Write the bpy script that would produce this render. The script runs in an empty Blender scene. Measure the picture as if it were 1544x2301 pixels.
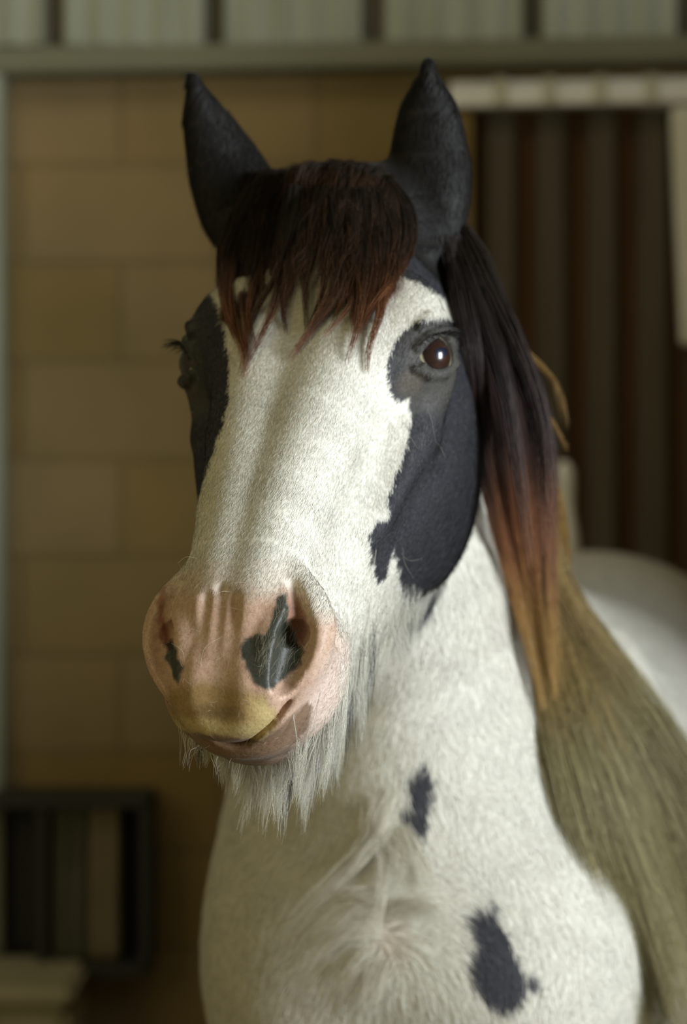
import bpy, math, random, os
import numpy as np
from mathutils import Vector, Matrix

# ------------------------------------------------------------------ camera, world, light, exposure
scene = bpy.context.scene
C = scene.collection
F = 85.0 / 36.0 * 2301.0
CAMZ = 1.5
cam_data = bpy.data.cameras.new('camera')
cam = bpy.data.objects.new('camera', cam_data)
C.objects.link(cam)
cam.location = (0, 0, CAMZ)
cam.rotation_euler = (math.pi / 2, 0, 0)
cam_data.sensor_fit = 'VERTICAL'
cam_data.sensor_height = 36.0
cam_data.sensor_width = 24.0
cam_data.lens = 85.0
cam_data.clip_start = 0.05
cam_data.dof.use_dof = True
cam_data.dof.focus_distance = 2.12
cam_data.dof.aperture_fstop = 3.2
scene.camera = cam

world = bpy.data.worlds.new('stable_air')
scene.world = world
world.use_nodes = True
bg = world.node_tree.nodes['Background']
bg.inputs['Color'].default_value = (0.62, 0.545, 0.31, 1)
bg.inputs['Strength'].default_value = 0.20

scene.view_settings.view_transform = 'Standard'
scene.view_settings.look = 'None'
scene.view_settings.gamma = 1.0
scene.view_settings.use_curve_mapping = False
scene.view_settings.exposure = 0.0


def area(name, loc, target, size, power, color):
    l = bpy.data.lights.new(name, 'AREA')
    l.shape = 'RECTANGLE'
    l.size, l.size_y = size
    l.energy = power
    l.color = color
    o = bpy.data.objects.new(name, l)
    C.objects.link(o)
    o.location = loc
    d = Vector(target) - Vector(loc)
    o.rotation_euler = d.to_track_quat('-Z', 'Y').to_euler()
    return o


# daylight through the open stable door, to the camera's right; weaker warm bounce from the left
area('doorway_daylight', (2.5, 0.85, 1.78), (0.05, 2.4, 1.35), (1.0, 1.5), 146, (0.89, 0.955, 1.0))
area('yard_bounce', (-2.0, 0.0, 2.1), (0.0, 2.4, 1.4), (1.6, 1.6), 15, (1.0, 0.85, 0.42))
area('background_fill', (-0.8, 3.5, 3.3), (-0.2, 4.9, 2.2), (1.6, .6), 7, (1.0, 0.90, 0.66))  # unseen fill lamp, added to light the back wall from above


def at(px, py, Y):
    return np.array([(px - 772.0) * Y / F, Y, CAMZ - (py - 1150.5) * Y / F])


def tag(o, label=None, cat=None, group=None, kind=None):
    if label: o['label'] = label
    if cat: o['category'] = cat
    if group: o['group'] = group
    if kind: o['kind'] = kind
    return o


# ------------------------------------------------------------------ the horse: one continuous surface
def smin(a, b, k):
    h = np.clip(.5 + .5 * (b - a) / k, 0, 1)
    return b * (1 - h) + a * h - k * h * (1 - h)


def smax(a, b, k):
    return -smin(-a, -b, k)


def ell(p, c, r, R=None):
    q = p - np.asarray(c)
    if R is not None: q = q @ R
    r = np.asarray(r, float)
    k0 = np.sqrt(((q / r) ** 2).sum(1)) + 1e-9
    k1 = np.sqrt(((q / r ** 2) ** 2).sum(1)) + 1e-9
    return k0 * (k0 - 1) / k1


def cap(p, a, b, ra, rb=None):
    a = np.asarray(a, float); b = np.asarray(b, float)
    rb = ra if rb is None else rb
    ab = b - a
    t = np.clip(((p - a) @ ab) / (ab @ ab), 0, 1)
    d = np.sqrt(((p - a - t[:, None] * ab) ** 2).sum(1))
    return d - (ra + (rb - ra) * t)


def chain(p, pts, k=0.01):
    f = None
    for (a, ra), (b, rb) in zip(pts[:-1], pts[1:]):
        g = cap(p, a, b, ra, rb)
        f = g if f is None else smin(f, g, k)
    return f


def schain(p, pts, k=0.01, n=11):
    A = np.array([list(a) + [r] for a, r in pts], float)
    s = np.concatenate([[0], np.cumsum(np.linalg.norm(np.diff(A[:, :3], axis=0), axis=1))]); s /= s[-1]
    x = np.linspace(0, 1, n)
    B = np.stack([spl(x, s, A[:, i]) for i in range(4)], 1)
    f = None
    for a, b in zip(B[:-1], B[1:]):
        g = cap(p, a[:3], b[:3], a[3], b[3])
        f = g if f is None else np.minimum(f, g)
    return f


def rotm(ax, deg):
    return np.array(Matrix.Rotation(math.radians(deg), 3, ax))


def spl(x, xs, ys):
    """smooth interpolation of a table (Catmull-Rom / Hermite)"""
    xs = np.asarray(xs, float); ys = np.asarray(ys, float)
    m = np.gradient(ys, xs)
    i = np.clip(np.searchsorted(xs, x) - 1, 0, len(xs) - 2)
    h = xs[i + 1] - xs[i]
    t = np.clip((x - xs[i]) / h, 0, 1)
    t2 = t * t; t3 = t2 * t
    return ((2 * t3 - 3 * t2 + 1) * ys[i] + (t3 - 2 * t2 + t) * h * m[i]
            + (-2 * t3 + 3 * t2) * ys[i + 1] + (t3 - t2) * h * m[i + 1])


# body frame: g forwards, l to the animal's left, z up
BY = math.radians(15.0)
BH = np.array([-math.sin(BY), -math.cos(BY), 0.0])
BV = np.array([math.cos(BY), -math.sin(BY), 0.0])
BP = np.array([0.045, 2.62, 0.0])
BM = np.stack([BH, BV, np.array([0, 0, 1.0])])          # rows

# head frame: u down the face, v to the animal's left, w out of the forehead
HY, HA, HR, HS = math.radians(17.5), math.radians(41.0), math.radians(-1.0), 1.07
_h = np.array([-math.sin(HY), -math.cos(HY), 0]); _V = np.array([math.cos(HY), -math.sin(HY), 0]); _Z = np.array([0, 0, 1.])
_U = _h * math.sin(HA) - _Z * math.cos(HA); _W = _h * math.cos(HA) + _Z * math.sin(HA)
HV = _V * math.cos(HR) + _U * math.sin(HR); HU = _U * math.cos(HR) - _V * math.sin(HR); HW = _W
HO = np.array([0.000, 2.44, 1.832])
HM = np.stack([HU, HV, HW])


def to_head(X): return (X - HO) @ HM.T / HS
def from_head(p): return HO + HS * (np.atleast_2d(p) @ HM)
def to_body(X): return (X - BP) @ BM.T
def from_body(p): return BP + np.atleast_2d(p) @ BM
def to_px(X):
    return np.stack([772 + X[:, 0] / X[:, 1] * F, 1150.5 - (X[:, 2] - CAMZ) / X[:, 1] * F], 1)


HT_U = [-.05, 0.0, .06, .12, .18, .24, .30, .36, .42, .48, .54, .60, .64]
HT_D = [-.055, -.022, -.004, .010, .018, .020, .018, .015, .012, .007, .000, -.016, -.040]
HT_B = [-.12, -.17, -.245, -.305, -.330, -.325, -.305, -.275, -.240, -.203, -.165, -.128, -.105]
HT_T = [.035, .050, .070, .090, .096, .086, .066, .052, .044, .041, .041, .037, .028]     # half width near the top
HT_M = [.050, .072, .093, .106, .110, .106, .092, .077, .066, .060, .056, .047, .036]
HT_L = [.040, .058, .070, .078, .078, .072, .064, .058, .052, .046, .040, .033, .026]

# almond eye opening and eyeball, head coordinates (v mirrored)
EYE = np.array([.198, .0975, -.043])
ER = .0243
_en = np.array([.05, .84, .54]); _en /= np.linalg.norm(_en)         # eye looks out sideways and a bit forward


def head_sdf(p):
    u, w = p[:, 0], p[:, 2]
    av = np.sqrt(p[:, 1] ** 2 + .008 ** 2) - .003
    q = np.stack([u, av, w], 1)
    # core, lofted along the face
    D = spl(u, HT_U, HT_D); B = spl(u, HT_U, HT_B)
    T = spl(u, HT_U, HT_T); M = spl(u, HT_U, HT_M); Lw = spl(u, HT_U, HT_L)
    c = (D + B) / 2; hh = (D - B) / 2
    t = np.clip((w - c) / hh, -1.3, 1.3)
    hw = np.where(t > 0, M + (T - M) * np.clip(t, 0, 1) ** 1.6, M + (Lw - M) * np.clip(-t, 0, 1) ** 1.2)
    n = 2.6
    kk = ((av / hw) ** n + np.abs((w - c) / hh) ** n + 1e-9) ** (1 / n)
    f = (kk - 1) * np.minimum(hw, hh) * .95
    f = smax(f, u - .585, .035)
    f = smax(f, -u - .035, .05)
    # poll
    f = smin(f, ell(q, (.0, 0, -.05), (.06, .06, .055)), .03)
    # jowl / masseter
    f = smin(f, ell(q, (.170, .064, -.195), (.125, .045, .115)), .03)
    # orbit: brow ridge and eye bulge
    f = smin(f, ell(q, (.175, .082, -.022), (.058, .034, .030)), .035)
    f = smin(f, ell(q, EYE + _en * -.010, (.036, .031, .031)), .014)
    # temple hollow above the eye
    f = smax(f, -ell(q, (.105, .110, -.040), (.026, .018, .022)), .03)
    # zygomatic arch and facial crest
    f = smin(f, chain(q, [((.16, .102, -.062), .014), ((.25, .096, -.080), .013), ((.335, .075, -.078), .009), ((.37, .066, -.076), .005)]), .035)
    # hollow between nasal bone and crest
    f = smax(f, -ell(q, (.385, .086, -.045), (.085, .018, .022)), .03)
    # nasal bone edge
    f = smin(f, chain(q, [((.22, .045, -.010), .020), ((.32, .034, -.008), .018), ((.40, .026, -.009), .016), ((.50, .020, -.014), .014)]), .04)
    # muzzle: upper lip, nostril wings, chin
    f = smin(f, ell(q, (.566, 0, -.048), (.040, .042, .032)), .022)
    f = smin(f, ell(q, (.514, .048, -.048), (.048, .0265, .046)), .018)
    f = smin(f, ell(q, (.510, .048, -.092), (.055, .026, .030)), .02)
    f = smin(f, ell(q, (.560, 0, -.092), (.034, .038, .021)), .014)
    f = smin(f, ell(q, (.535, 0, -.120), (.035, .034, .022)), .016)
    # philtrum dip and lip notch
    f = smax(f, -cap(q, (.560, 0, .008), (.620, 0, -.040), .007), .022)
    # mouth slit, drooping back towards the corner
    mw = -.0735 + .030 * np.clip((av - .010) / .055, 0, 1) ** 1.4 - .006 * np.cos(np.clip(av / .03, 0, 1) * math.pi)
    slit = np.maximum(np.abs(w - mw - .10 * np.clip(.58 - u, 0, .1)) - .0036, .492 - u)
    f = smax(f, -np.maximum(slit, -f - .0075), .005)
    # nostril: comma shaped rim and cavity
    rim = schain(q, [((0.4720, .044, -.012), .007), ((0.4920, .060, -.018), .010), ((0.5180, .068, -.030), .0105), ((0.5400, .060, -.038), .0095), ((0.5600, .045, -.040), .007)], .008)
    f = smin(f, rim, .016)
    rim2 = schain(q, [((0.4820, .038, -.010), .007), ((0.5170, .037, -.009), .009), ((0.5520, .033, -.018), .009), ((0.5740, .034, -.030), .008)], .008)
    f = smin(f, rim2, .008)
    cav = schain(q, [((0.4880, .047, -.002), .0030), ((0.5070, .053, -.008), .0075), ((0.5320, .056, -.014), .0135), ((0.5540, .051, -.024), .0125), ((0.5640, .047, -.030), .010)], .006)
    cav = np.minimum(cav, chain(q, [((0.5320, .053, -.014), .0125), ((0.5220, .050, -.022), .012)], .006))
    f = smax(f, -cav, .008)
    # crease behind the nostril wing
    f = smax(f, -chain(q, [((.495, .060, -.030), .004), ((.500, .078, -.060), .004)]), .012)
    # eye opening: almond carved round the eyeball
    t1 = np.cross(_en, [0, 0, 1.]); t1 /= np.linalg.norm(t1)
    if t1[0] < 0: t1 = -t1
    t2 = np.cross(_en, t1)
    Re = np.stack([t1, t2, _en], 1)
    Rt = Re @ rotm('Z', -18)
    f = smin(f, ell(q, EYE + _en * .004, (.030, .0235, .0225), Rt), .010)
    f = smax(f, -ell(q, EYE + _en * .026, (.0222, .0165, .030), Rt), .0035)
    # inner corner, lids and the fold over the eye
    f = smin(f, chain(q, [((.214, .104, -.008), .003), ((.200, .111, -.0095), .0045), ((.181, .117, -.022), .005), ((.160, .122, -.045), .004)], .003), .005)
    f = smin(f, chain(q, [((.228, .102, -.020), .003), ((.225, .112, -.032), .004), ((.214, .121, -.043), .004), ((.188, .125, -.056), .003)], .003), .005)
    f = smax(f, -chain(q, [((.197, .1115, -.001), .0012), ((.189, .114, -.005), .0022), ((.172, .119, -.018), .0025), ((.155, .122, -.038), .0015)], .002), .005)
    f = smin(f, chain(q, [((.196, .105, .001), .003), ((.180, .110, -.006), .0045), ((.160, .113, -.022), .0035)], .003), .007)
    f = smax(f, -cap(q, (.212, .108, -.020), (.226, .104, -.018), .0052, .0022), .002)
    # fine wrinkles between the nostrils
    for vv, u0, u1 in ((-.016, .512, .560), (-.004, .505, .568), (.008, .512, .556)):
        wz_ = np.interp([u0, u1], [.49, .57], [.006, -.012])
        f = smax(f, -cap(p, (u0, vv, wz_[0] + .0098), (u1, vv * 1.1, wz_[1] + .0080), .0015), .009)
    return f


def head_full(X):
    return head_sdf(to_head(X)) * HS


def ear_sdf(X, pts, wa, wb, side):
    """ear lofted along a bent axis; pts world points base->tip"""
    P = np.array(pts, float)
    best = None
    n = len(P) - 1
    T = np.zeros(len(X)); Dm = np.full(len(X), 9.)
    Q = np.zeros_like(X)
    for i in range(n):
        a, b = P[i], P[i + 1]; ab = b - a
        t = ((X - a) @ ab) / (ab @ ab)
        tc = np.clip(t, 0, 1)
        q = a + tc[:, None] * ab
        d = ((X - q) ** 2).sum(1)
        m = d < Dm
        Dm[m] = d[m]; T[m] = (i + tc[m]) / n; Q[m] = q[m]
    R = X - Q
    ax = P[-1] - P[0]; ax /= np.linalg.norm(ax)
    lat = np.array([math.cos(side), math.sin(side), 0.]); lat -= ax * (lat @ ax); lat /= np.linalg.norm(lat)
    dep = np.cross(ax, lat)
    if dep[1] < 0: dep = -dep
    a = R @ lat; b = R @ dep; c = R @ ax
    W = spl(T, wa[0], wa[1]); B = spl(T, wb[0], wb[1])
    k = np.sqrt((a / W) ** 2 + (b / B) ** 2 + (c / .014) ** 2)
    outer = (k - 1) * np.minimum(W, B)
    Wi = np.maximum(W - .009, .0015); Bi = np.maximum(B * 1.0 - .004, .0015)
    k2 = np.sqrt((a / Wi) ** 2 + ((b - B * .75) / Bi) ** 2 + (c / .01) ** 2)
    inner = (k2 - 1) * np.minimum(Wi, Bi)
    inner = np.maximum(inner, np.maximum(.18 - T, (T - .85) * .05))
    return smax(outer, -inner, .004)


EAR_L = [at(975, 560, 2.47), at(972, 450, 2.475), at(965, 340, 2.475), at(964, 240, 2.465), at(963, 160, 2.45)]
EAR_R = [at(585, 560, 2.52), at(540, 455, 2.525), at(495, 350, 2.525), at(458, 262, 2.515), at(437, 190, 2.50)]
WT = ([0, .2, .4, .6, .8, .93, 1.0])


def body_sdf(b):
    g, z = b[:, 0], b[:, 2]
    q = np.stack([g, np.abs(b[:, 1]), z], 1)
    f = ell(q, (-.95, 0, 1.03), (.66, .33, .36))
    f = smin(f, ell(q, (-1.42, 0, 1.12), (.36, .31, .315)), .10)
    f = smin(f, ell(q, (-.30, 0, 1.06), (.34, .25, .30)), .10)
    f = smin(f, ell(q, (-.16, .105, .98), (.17, .145, .22)), .06)          # breast
    f = smin(f, ell(q, (-.34, .17, 1.10), (.17, .10, .27), rotm('Y', -18)), .06)   # shoulder
    f = smin(f, ell(q, (-.60, 0, 1.30), (.26, .10, .13)), .12)              # withers
    # neck
    def neck(p):
        cs = [((.060, 1.690), .092, .115), ((-.030, 1.565), .098, .145), ((-.105, 1.43), .112, .170), ((-.185, 1.29), .140, .205), ((-.27, 1.14), .175, .25)]
        f = None
        for (c1, l1, s1), (c2, l2, s2) in zip(cs[:-1], cs[1:]):
            A = np.array([c1[0], c1[1]]); Bq = np.array([c2[0], c2[1]]); ab = Bq - A
            P = p[:, [0, 2]] - A
            t = np.clip((P @ ab) / (ab @ ab), 0, 1)
            r = P - t[:, None] * ab
            d = ab / np.linalg.norm(ab); nrm = np.array([-d[1], d[0]])
            s = r @ nrm; e = r @ d
            Ls = l1 + (l2 - l1) * t; Ss = s1 + (s2 - s1) * t
            k = np.sqrt((p[:, 1] / Ls) ** 2 + (s / Ss) ** 2 + (e / Ls) ** 2)
            h = (k - 1) * np.minimum(Ls, Ss)
            f = h if f is None else smin(f, h, .03)
        return f
    f = smin(f, neck(b), .07)
    # front and hind legs
    f = smin(f, chain(q, [((-.32, .16, .92), .095), ((-.30, .15, .72), .062), ((-.29, .145, .46), .046), ((-.29, .145, .42), .042), ((-.29, .145, .16), .032), ((-.25, .145, .09), .040), ((-.24, .145, .04), .058)], .03), .05)
    f = smin(f, chain(q, [((-1.42, .17, .98), .16), ((-1.34, .19, .76), .10), ((-1.58, .165, .50), .058), ((-1.56, .16, .44), .046), ((-1.50, .16, .16), .036), ((-1.45, .16, .09), .044), ((-1.44, .16, .04), .062)], .04), .06)
    f = smax(f, -(z - .004), .006)
    return f


def sdf(X):
    b = to_body(X)
    f = body_sdf(b)
    hd = np.where(X[:, 2] > 1.05)[0]
    if len(hd):
        Xh = X[hd]
        p = to_head(Xh)
        near = (p[:, 0] > -.25) & (p[:, 0] < .80) & (np.abs(p[:, 1]) < .30) & (p[:, 2] > -.50) & (p[:, 2] < .25)
        idx = hd[near]
        Xn = X[idx]
        hf = head_sdf(to_head(Xn)) * HS
        e = ear_sdf(Xn, EAR_L, (WT, [.027, .037, .0415, .037, .026, .0145, .0085]), (WT, [.030, .030, .028, .024, .018, .013, .010]), -.2)
        e2 = ear_sdf(Xn, EAR_R, (WT, [.038, .046, .042, .032, .021, .0125, .0085]), (WT, [.030, .030, .028, .024, .018, .013, .010]), .2)
        hf = smin(hf, e, .022)
        hf = smin(hf, e2, .03)
        f[idx] = smin(f[idx], hf, .035)
    return f


def in_chunks(fn, X, n=400000):
    return np.concatenate([fn(X[i:i + n]) for i in range(0, len(X), n)])


def grad(X, e=.0006):
    k = np.array([[1, -1, -1], [-1, -1, 1], [-1, 1, -1], [1, 1, 1]], float)
    G = 0
    for r in k:
        G = G + r * in_chunks(sdf, X + r * e)[:, None]
    n = np.linalg.norm(G, axis=1, keepdims=True)
    return G / (n + 1e-12), n[:, 0] / (4 * e)


def surface_nets(h):
    lo = np.array([-1.95, -.46, -.02]); hi = np.array([.74, .46, 2.06])
    nb = np.ceil((hi - lo) / (4 * h)).astype(int)
    N = nb * 4 + 1
    ci = np.stack(np.meshgrid(*[np.arange(k) for k in nb], indexing='ij'), -1).reshape(-1, 3)
    fc = in_chunks(sdf, from_body(lo + (ci * 4 + 2) * h))
    act = np.abs(fc) < 4 * h * .87 + .020
    V = np.ones(N, np.float32)
    sg = np.where(fc < 0, -1, 1).astype(np.float32).reshape(nb)
    V[:-1, :-1, :-1] = np.repeat(np.repeat(np.repeat(sg, 4, 0), 4, 1), 4, 2)
    mask = np.zeros(N, bool)
    A = act.reshape(nb)
    for dx in range(5):
        for dy in range(5):
            for dz in range(5):
                mask[dx:dx + 4 * nb[0]:4, dy:dy + 4 * nb[1]:4, dz:dz + 4 * nb[2]:4][:nb[0], :nb[1], :nb[2]] |= A
    idx = np.argwhere(mask)
    V[mask] = in_chunks(sdf, from_body(lo + idx * h)).astype(np.float32)
    S = V < 0
    # cells
    cnt = np.zeros(N - 1, np.int8)
    for a in (0, 1):
        for b_ in (0, 1):
            for c in (0, 1):
                cnt += S[a:N[0] - 1 + a, b_:N[1] - 1 + b_, c:N[2] - 1 + c]
    cell = (cnt > 0) & (cnt < 8)
    vid = np.full(N - 1, -1, np.int64)
    vi = np.argwhere(cell)
    vid[cell] = np.arange(len(vi))
    acc = np.zeros((len(vi), 3)); num = np.zeros(len(vi))
    faces = []
    for ax in range(3):
        s0 = [slice(None)] * 3; s1 = [slice(None)] * 3
        s0[ax] = slice(0, -1); s1[ax] = slice(1, None)
        cr = S[tuple(s0)] != S[tuple(s1)]
        e = np.argwhere(cr)
        ok = np.ones(len(e), bool)
        o = [k for k in range(3) if k != ax]
        for k in o: ok &= (e[:, k] > 0) & (e[:, k] < N[k] - 1)
        e = e[ok]
        e1 = e.copy(); e1[:, ax] += 1
        v0 = V[tuple(e.T)]; v1 = V[tuple(e1.T)]
        t = v0 / (v0 - v1)
        pt = e.astype(float); pt[:, ax] += t
        q = []
        for (da, db) in ((0, 0), (1, 0), (1, 1), (0, 1)):
            cc = e.copy(); cc[:, o[0]] -= da; cc[:, o[1]] -= db
            v = vid[tuple(cc.T)]
            q.append(v)
            np.add.at(acc, v, pt); np.add.at(num, v, 1)
        q = np.stack(q, 1)
        flip = (v0 < 0)
        if ax == 1: flip = ~flip
        q[flip] = q[flip][:, ::-1]
        faces.append(q)
    P = from_body(lo + acc / num[:, None] * h)
    return P, np.concatenate(faces)[:, ::-1]


def project(P, it=3, lim=.004):
    for _ in range(it):
        f = in_chunks(sdf, P)
        G, m = grad(P)
        P = P - G * np.clip(f / np.maximum(m, .3), -lim, lim)[:, None]
    return P


def smooth(P, Fq, n, lam=.5, mask=None):
    E = np.concatenate([Fq[:, [0, 1]], Fq[:, [1, 2]], Fq[:, [2, 3]], Fq[:, [3, 0]]])
    a = np.concatenate([E[:, 0], E[:, 1]]); b = np.concatenate([E[:, 1], E[:, 0]])
    deg = np.bincount(a, minlength=len(P))[:, None]
    for _ in range(n):
        S = np.stack([np.bincount(a, P[b, k], minlength=len(P)) for k in range(3)], 1) / np.maximum(deg, 1)
        D = (S - P) * lam
        if mask is not None: D[~mask] = 0
        P = P + D
    return P


def refine(P, quads, extra, sel):
    """split selected quads in four; neighbours take the new edge midpoints as n-gons"""
    Q = quads[sel]
    keep = quads[~sel]
    n = len(P)
    E = np.stack([np.stack([Q[:, i], Q[:, (i + 1) % 4]], 1) for i in range(4)], 1)
    Es = np.sort(E, -1).reshape(-1, 2)
    key = Es[:, 0] * np.int64(n) + Es[:, 1]
    uk, inv = np.unique(key, return_inverse=True)
    a, b = uk // n, uk % n
    mids = (P[a] + P[b]) / 2
    cent = P[Q].mean(1)
    m = inv.reshape(-1, 4) + n
    c = np.arange(len(Q)) + n + len(uk)
    nq = np.concatenate([np.stack([Q[:, i], m[:, i], c, m[:, (i + 3) % 4]], 1) for i in range(4)])
    # neighbours
    kk = np.stack([np.sort(keep[:, [i, (i + 1) % 4]], 1) for i in range(4)], 1)
    kk = kk[..., 0] * np.int64(n) + kk[..., 1]
    pos = np.searchsorted(uk, kk); pos[pos == len(uk)] = 0
    has = uk[pos] == kk
    anyh = has.any(1)
    ng = list(extra)
    for row, hs, ps in zip(keep[anyh], has[anyh], pos[anyh]):
        poly = []
        for i in range(4):
            poly.append(int(row[i]))
            if hs[i]: poly.append(int(ps[i] + n))
        ng.append(poly)
    # existing n-gons that touch a refined edge
    d = {}
    if extra:
        ng = ng[len(extra):]
        look = set(uk.tolist())
        for poly in extra:
            out = []
            for i in range(len(poly)):
                x, y = poly[i], poly[(i + 1) % len(poly)]
                out.append(x)
                k = min(x, y) * n + max(x, y)
                if k in look: out.append(int(np.searchsorted(uk, k) + n))
            ng.append(out)
    return np.concatenate([P, mids, cent]), np.concatenate([keep[~anyh], nq]), ng


# ------------------------------------------------------------------ materials
def mat(name, color=(.5, .5, .5), rough=.6, spec=.5, metal=0., build=None):
    m = bpy.data.materials.new(name); m.use_nodes = True
    nt = m.node_tree; p = nt.nodes['Principled BSDF']
    p.inputs['Base Color'].default_value = (*color, 1)
    p.inputs['Roughness'].default_value = rough
    p.inputs['Specular IOR Level'].default_value = spec
    p.inputs['Metallic'].default_value = metal
    if build: build(nt, p)
    return m


def noise(nt, scale, detail=4, coord='Object', stretch=(1, 1, 1)):
    tc = nt.nodes.new('ShaderNodeTexCoord'); mp = nt.nodes.new('ShaderNodeMapping'); n = nt.nodes.new('ShaderNodeTexNoise')
    mp.inputs['Scale'].default_value = stretch
    n.inputs['Scale'].default_value = scale; n.inputs['Detail'].default_value = detail
    nt.links.new(tc.outputs[coord], mp.inputs['Vector']); nt.links.new(mp.outputs[0], n.inputs['Vector'])
    return n


def ramp(nt, fac, stops):
    r = nt.nodes.new('ShaderNodeValToRGB')
    while len(r.color_ramp.elements) < len(stops): r.color_ramp.elements.new(.5)
    for e, (p, c) in zip(r.color_ramp.elements, stops):
        e.position = p; e.color = (*c, 1)
    nt.links.new(fac, r.inputs['Fac'])
    return r


def bump(nt, p, h, strength=.3, dist=.01):
    b = nt.nodes.new('ShaderNodeBump'); b.inputs['Strength'].default_value = strength; b.inputs['Distance'].default_value = dist
    nt.links.new(h, b.inputs['Height']); nt.links.new(b.outputs[0], p.inputs['Normal'])


def coat_nodes(nt, p):
    a = nt.nodes.new('ShaderNodeAttribute'); a.attribute_name = 'coat'
    n = noise(nt, 260, 3)
    mx = nt.nodes.new('ShaderNodeMix'); mx.data_type = 'RGBA'; mx.blend_type = 'MULTIPLY'
    r = ramp(nt, n.outputs['Fac'], [(.25, (.80, .79, .78)), (.7, (1, 1, 1))])
    mx.inputs[0].default_value = 1.0
    nt.links.new(a.outputs['Color'], mx.inputs[6]); nt.links.new(r.outputs[0], mx.inputs[7])
    nt.links.new(mx.outputs[2], p.inputs['Base Color'])
    s = nt.nodes.new('ShaderNodeAttribute'); s.attribute_name = 'skin'
    m2 = nt.nodes.new('ShaderNodeMapRange'); m2.inputs[3].default_value = .62; m2.inputs[4].default_value = .42
    nt.links.new(s.outputs['Fac'], m2.inputs[0]); nt.links.new(m2.outputs[0], p.inputs['Roughness'])
    bump(nt, p, n.outputs['Fac'], .35, .0012)
    p.inputs['Sheen Weight'].default_value = .06
    p.inputs['Sheen Roughness'].default_value = .4


def strand_nodes(nt, p):
    a = nt.nodes.new('ShaderNodeAttribute'); a.attribute_name = 'coat'
    nt.links.new(a.outputs['Color'], p.inputs['Base Color'])


M_COAT = mat('horse_coat', rough=.6, spec=.28, build=coat_nodes)
M_HAIR = mat('long_horse_hair', rough=.5, spec=.22, build=strand_nodes)
M_SOFT = mat('pale_long_hair', rough=.6, spec=.25, build=strand_nodes)


# ------------------------------------------------------------------ build the skin surface
rng = np.random.default_rng(7)
GRID = float(os.environ.get('HGRID', '.0042'))
P, Q = surface_nets(GRID)
P = smooth(P, Q, 2)
P = project(P)
hp = to_head(P)
c = hp[Q].mean(1)
sel = (c[:, 0] > .0) & (c[:, 0] < .68) & (c[:, 2] > -.36) & (np.abs(c[:, 1]) < .14)
P, Q, NG = refine(P, Q, [], sel)
hp = to_head(P)
c = hp[Q].mean(1)
nl = (c[:, 0] > .455) & (c[:, 0] < .60) & (c[:, 2] > -.10) & (np.abs(c[:, 1]) < .10)
ey = (((c - EYE) ** 2).sum(1) < .042 ** 2) | (((c - EYE * [1, -1, 1]) ** 2).sum(1) < .042 ** 2)
P, Q, NG = refine(P, Q, NG, nl | ey)
P = project(P, 3, .002)
hp = to_head(P)
mk = (hp[:, 0] > .44) & (hp[:, 0] < .62) & (hp[:, 2] > -.13) & (np.abs(hp[:, 1]) < .10)
P = smooth(P, Q, 8, .5, mk)
NRM, _ = grad(P, .001)


def curl(X, s):
    return np.stack([np.sin(X[:, 1] * s + 3 * np.sin(X[:, 2] * s * .7)), np.sin(X[:, 2] * s + 3 * np.sin(X[:, 0] * s * .8)), np.sin(X[:, 0] * s + 3 * np.sin(X[:, 1] * s * .9))], 1)


def inside(Pp, poly):
    """signed distance to a polygon in photo pixels, positive inside"""
    poly = np.array(poly, float)
    out = np.full(len(Pp), -60.0)
    lo = poly.min(0) - 60; hi = poly.max(0) + 60
    idx = np.where(((Pp > lo) & (Pp < hi)).all(1))[0]
    if not len(idx): return out
    X = Pp[idx]
    d2 = np.full(len(X), 1e9); ins = np.zeros(len(X), bool)
    for a, b in zip(poly, np.roll(poly, -1, 0)):
        ab = b - a
        t = np.clip(((X - a) @ ab) / (ab @ ab), 0, 1)
        d2 = np.minimum(d2, ((X - a - t[:, None] * ab) ** 2).sum(1))
        if a[1] != b[1]:
            m = (a[1] > X[:, 1]) != (b[1] > X[:, 1])
            xc = a[0] + (X[:, 1] - a[1]) * (b[0] - a[0]) / (b[1] - a[1])
            ins ^= m & (X[:, 0] < xc)
    out[idx] = np.where(ins, 1, -1) * np.sqrt(d2)
    return out


# coat markings, traced on the photograph (they are laid on the skin once and stay with it)
CHEEK = [(890, 760), (905, 737), (935, 724), (962, 714), (1000, 712), (1030, 725), (1050, 700), (1075, 700), (1130, 800), (1140, 900), (1140, 1000),
         (1125, 1100), (1112, 1160), (1085, 1230), (1045, 1290), (1000, 1350), (965, 1398), (935, 1400), (925, 1350), (905, 1295), (885, 1235), (868, 1300),
         (850, 1308), (838, 1260), (831, 1200), (848, 1168), (880, 1160), (870, 1120), (886, 1075), (900, 1035), (915, 1000), (925, 930), (918, 893), (898, 905),
         (880, 880), (872, 850), (875, 800)]
BROW = [(890, 480), (940, 500), (1000, 540), (1100, 540), (1130, 720), (1085, 760), (1045, 700), (1030, 690), (1000, 668), (950, 640), (890, 612)]
CROWN = [(380, 100), (1200, 100), (1200, 520), (940, 530), (900, 500), (800, 530), (640, 530), (560, 520), (500, 545), (380, 540)]
OFFCHEEK = [(330, 690), (410, 675), (470, 652), (492, 690), (505, 740), (516, 800), (514, 900), (500, 960), (480, 1010), (463, 1060), (449, 1100), (436, 1145), (400, 1180), (330, 1150)]
MUZZLE = [(300, 1290), (400, 1292), (480, 1300), (560, 1308), (640, 1300), (690, 1330), (720, 1370), (768, 1400), (775, 1450), (750, 1500), (750, 1560), (715, 1650), (650, 1730), (520, 1740), (380, 1740), (300, 1600)]
OCHRE = [(380, 1545), (450, 1535), (530, 1545), (590, 1572), (618, 1600), (612, 1640), (580, 1660), (500, 1655), (380, 1650)]
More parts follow.
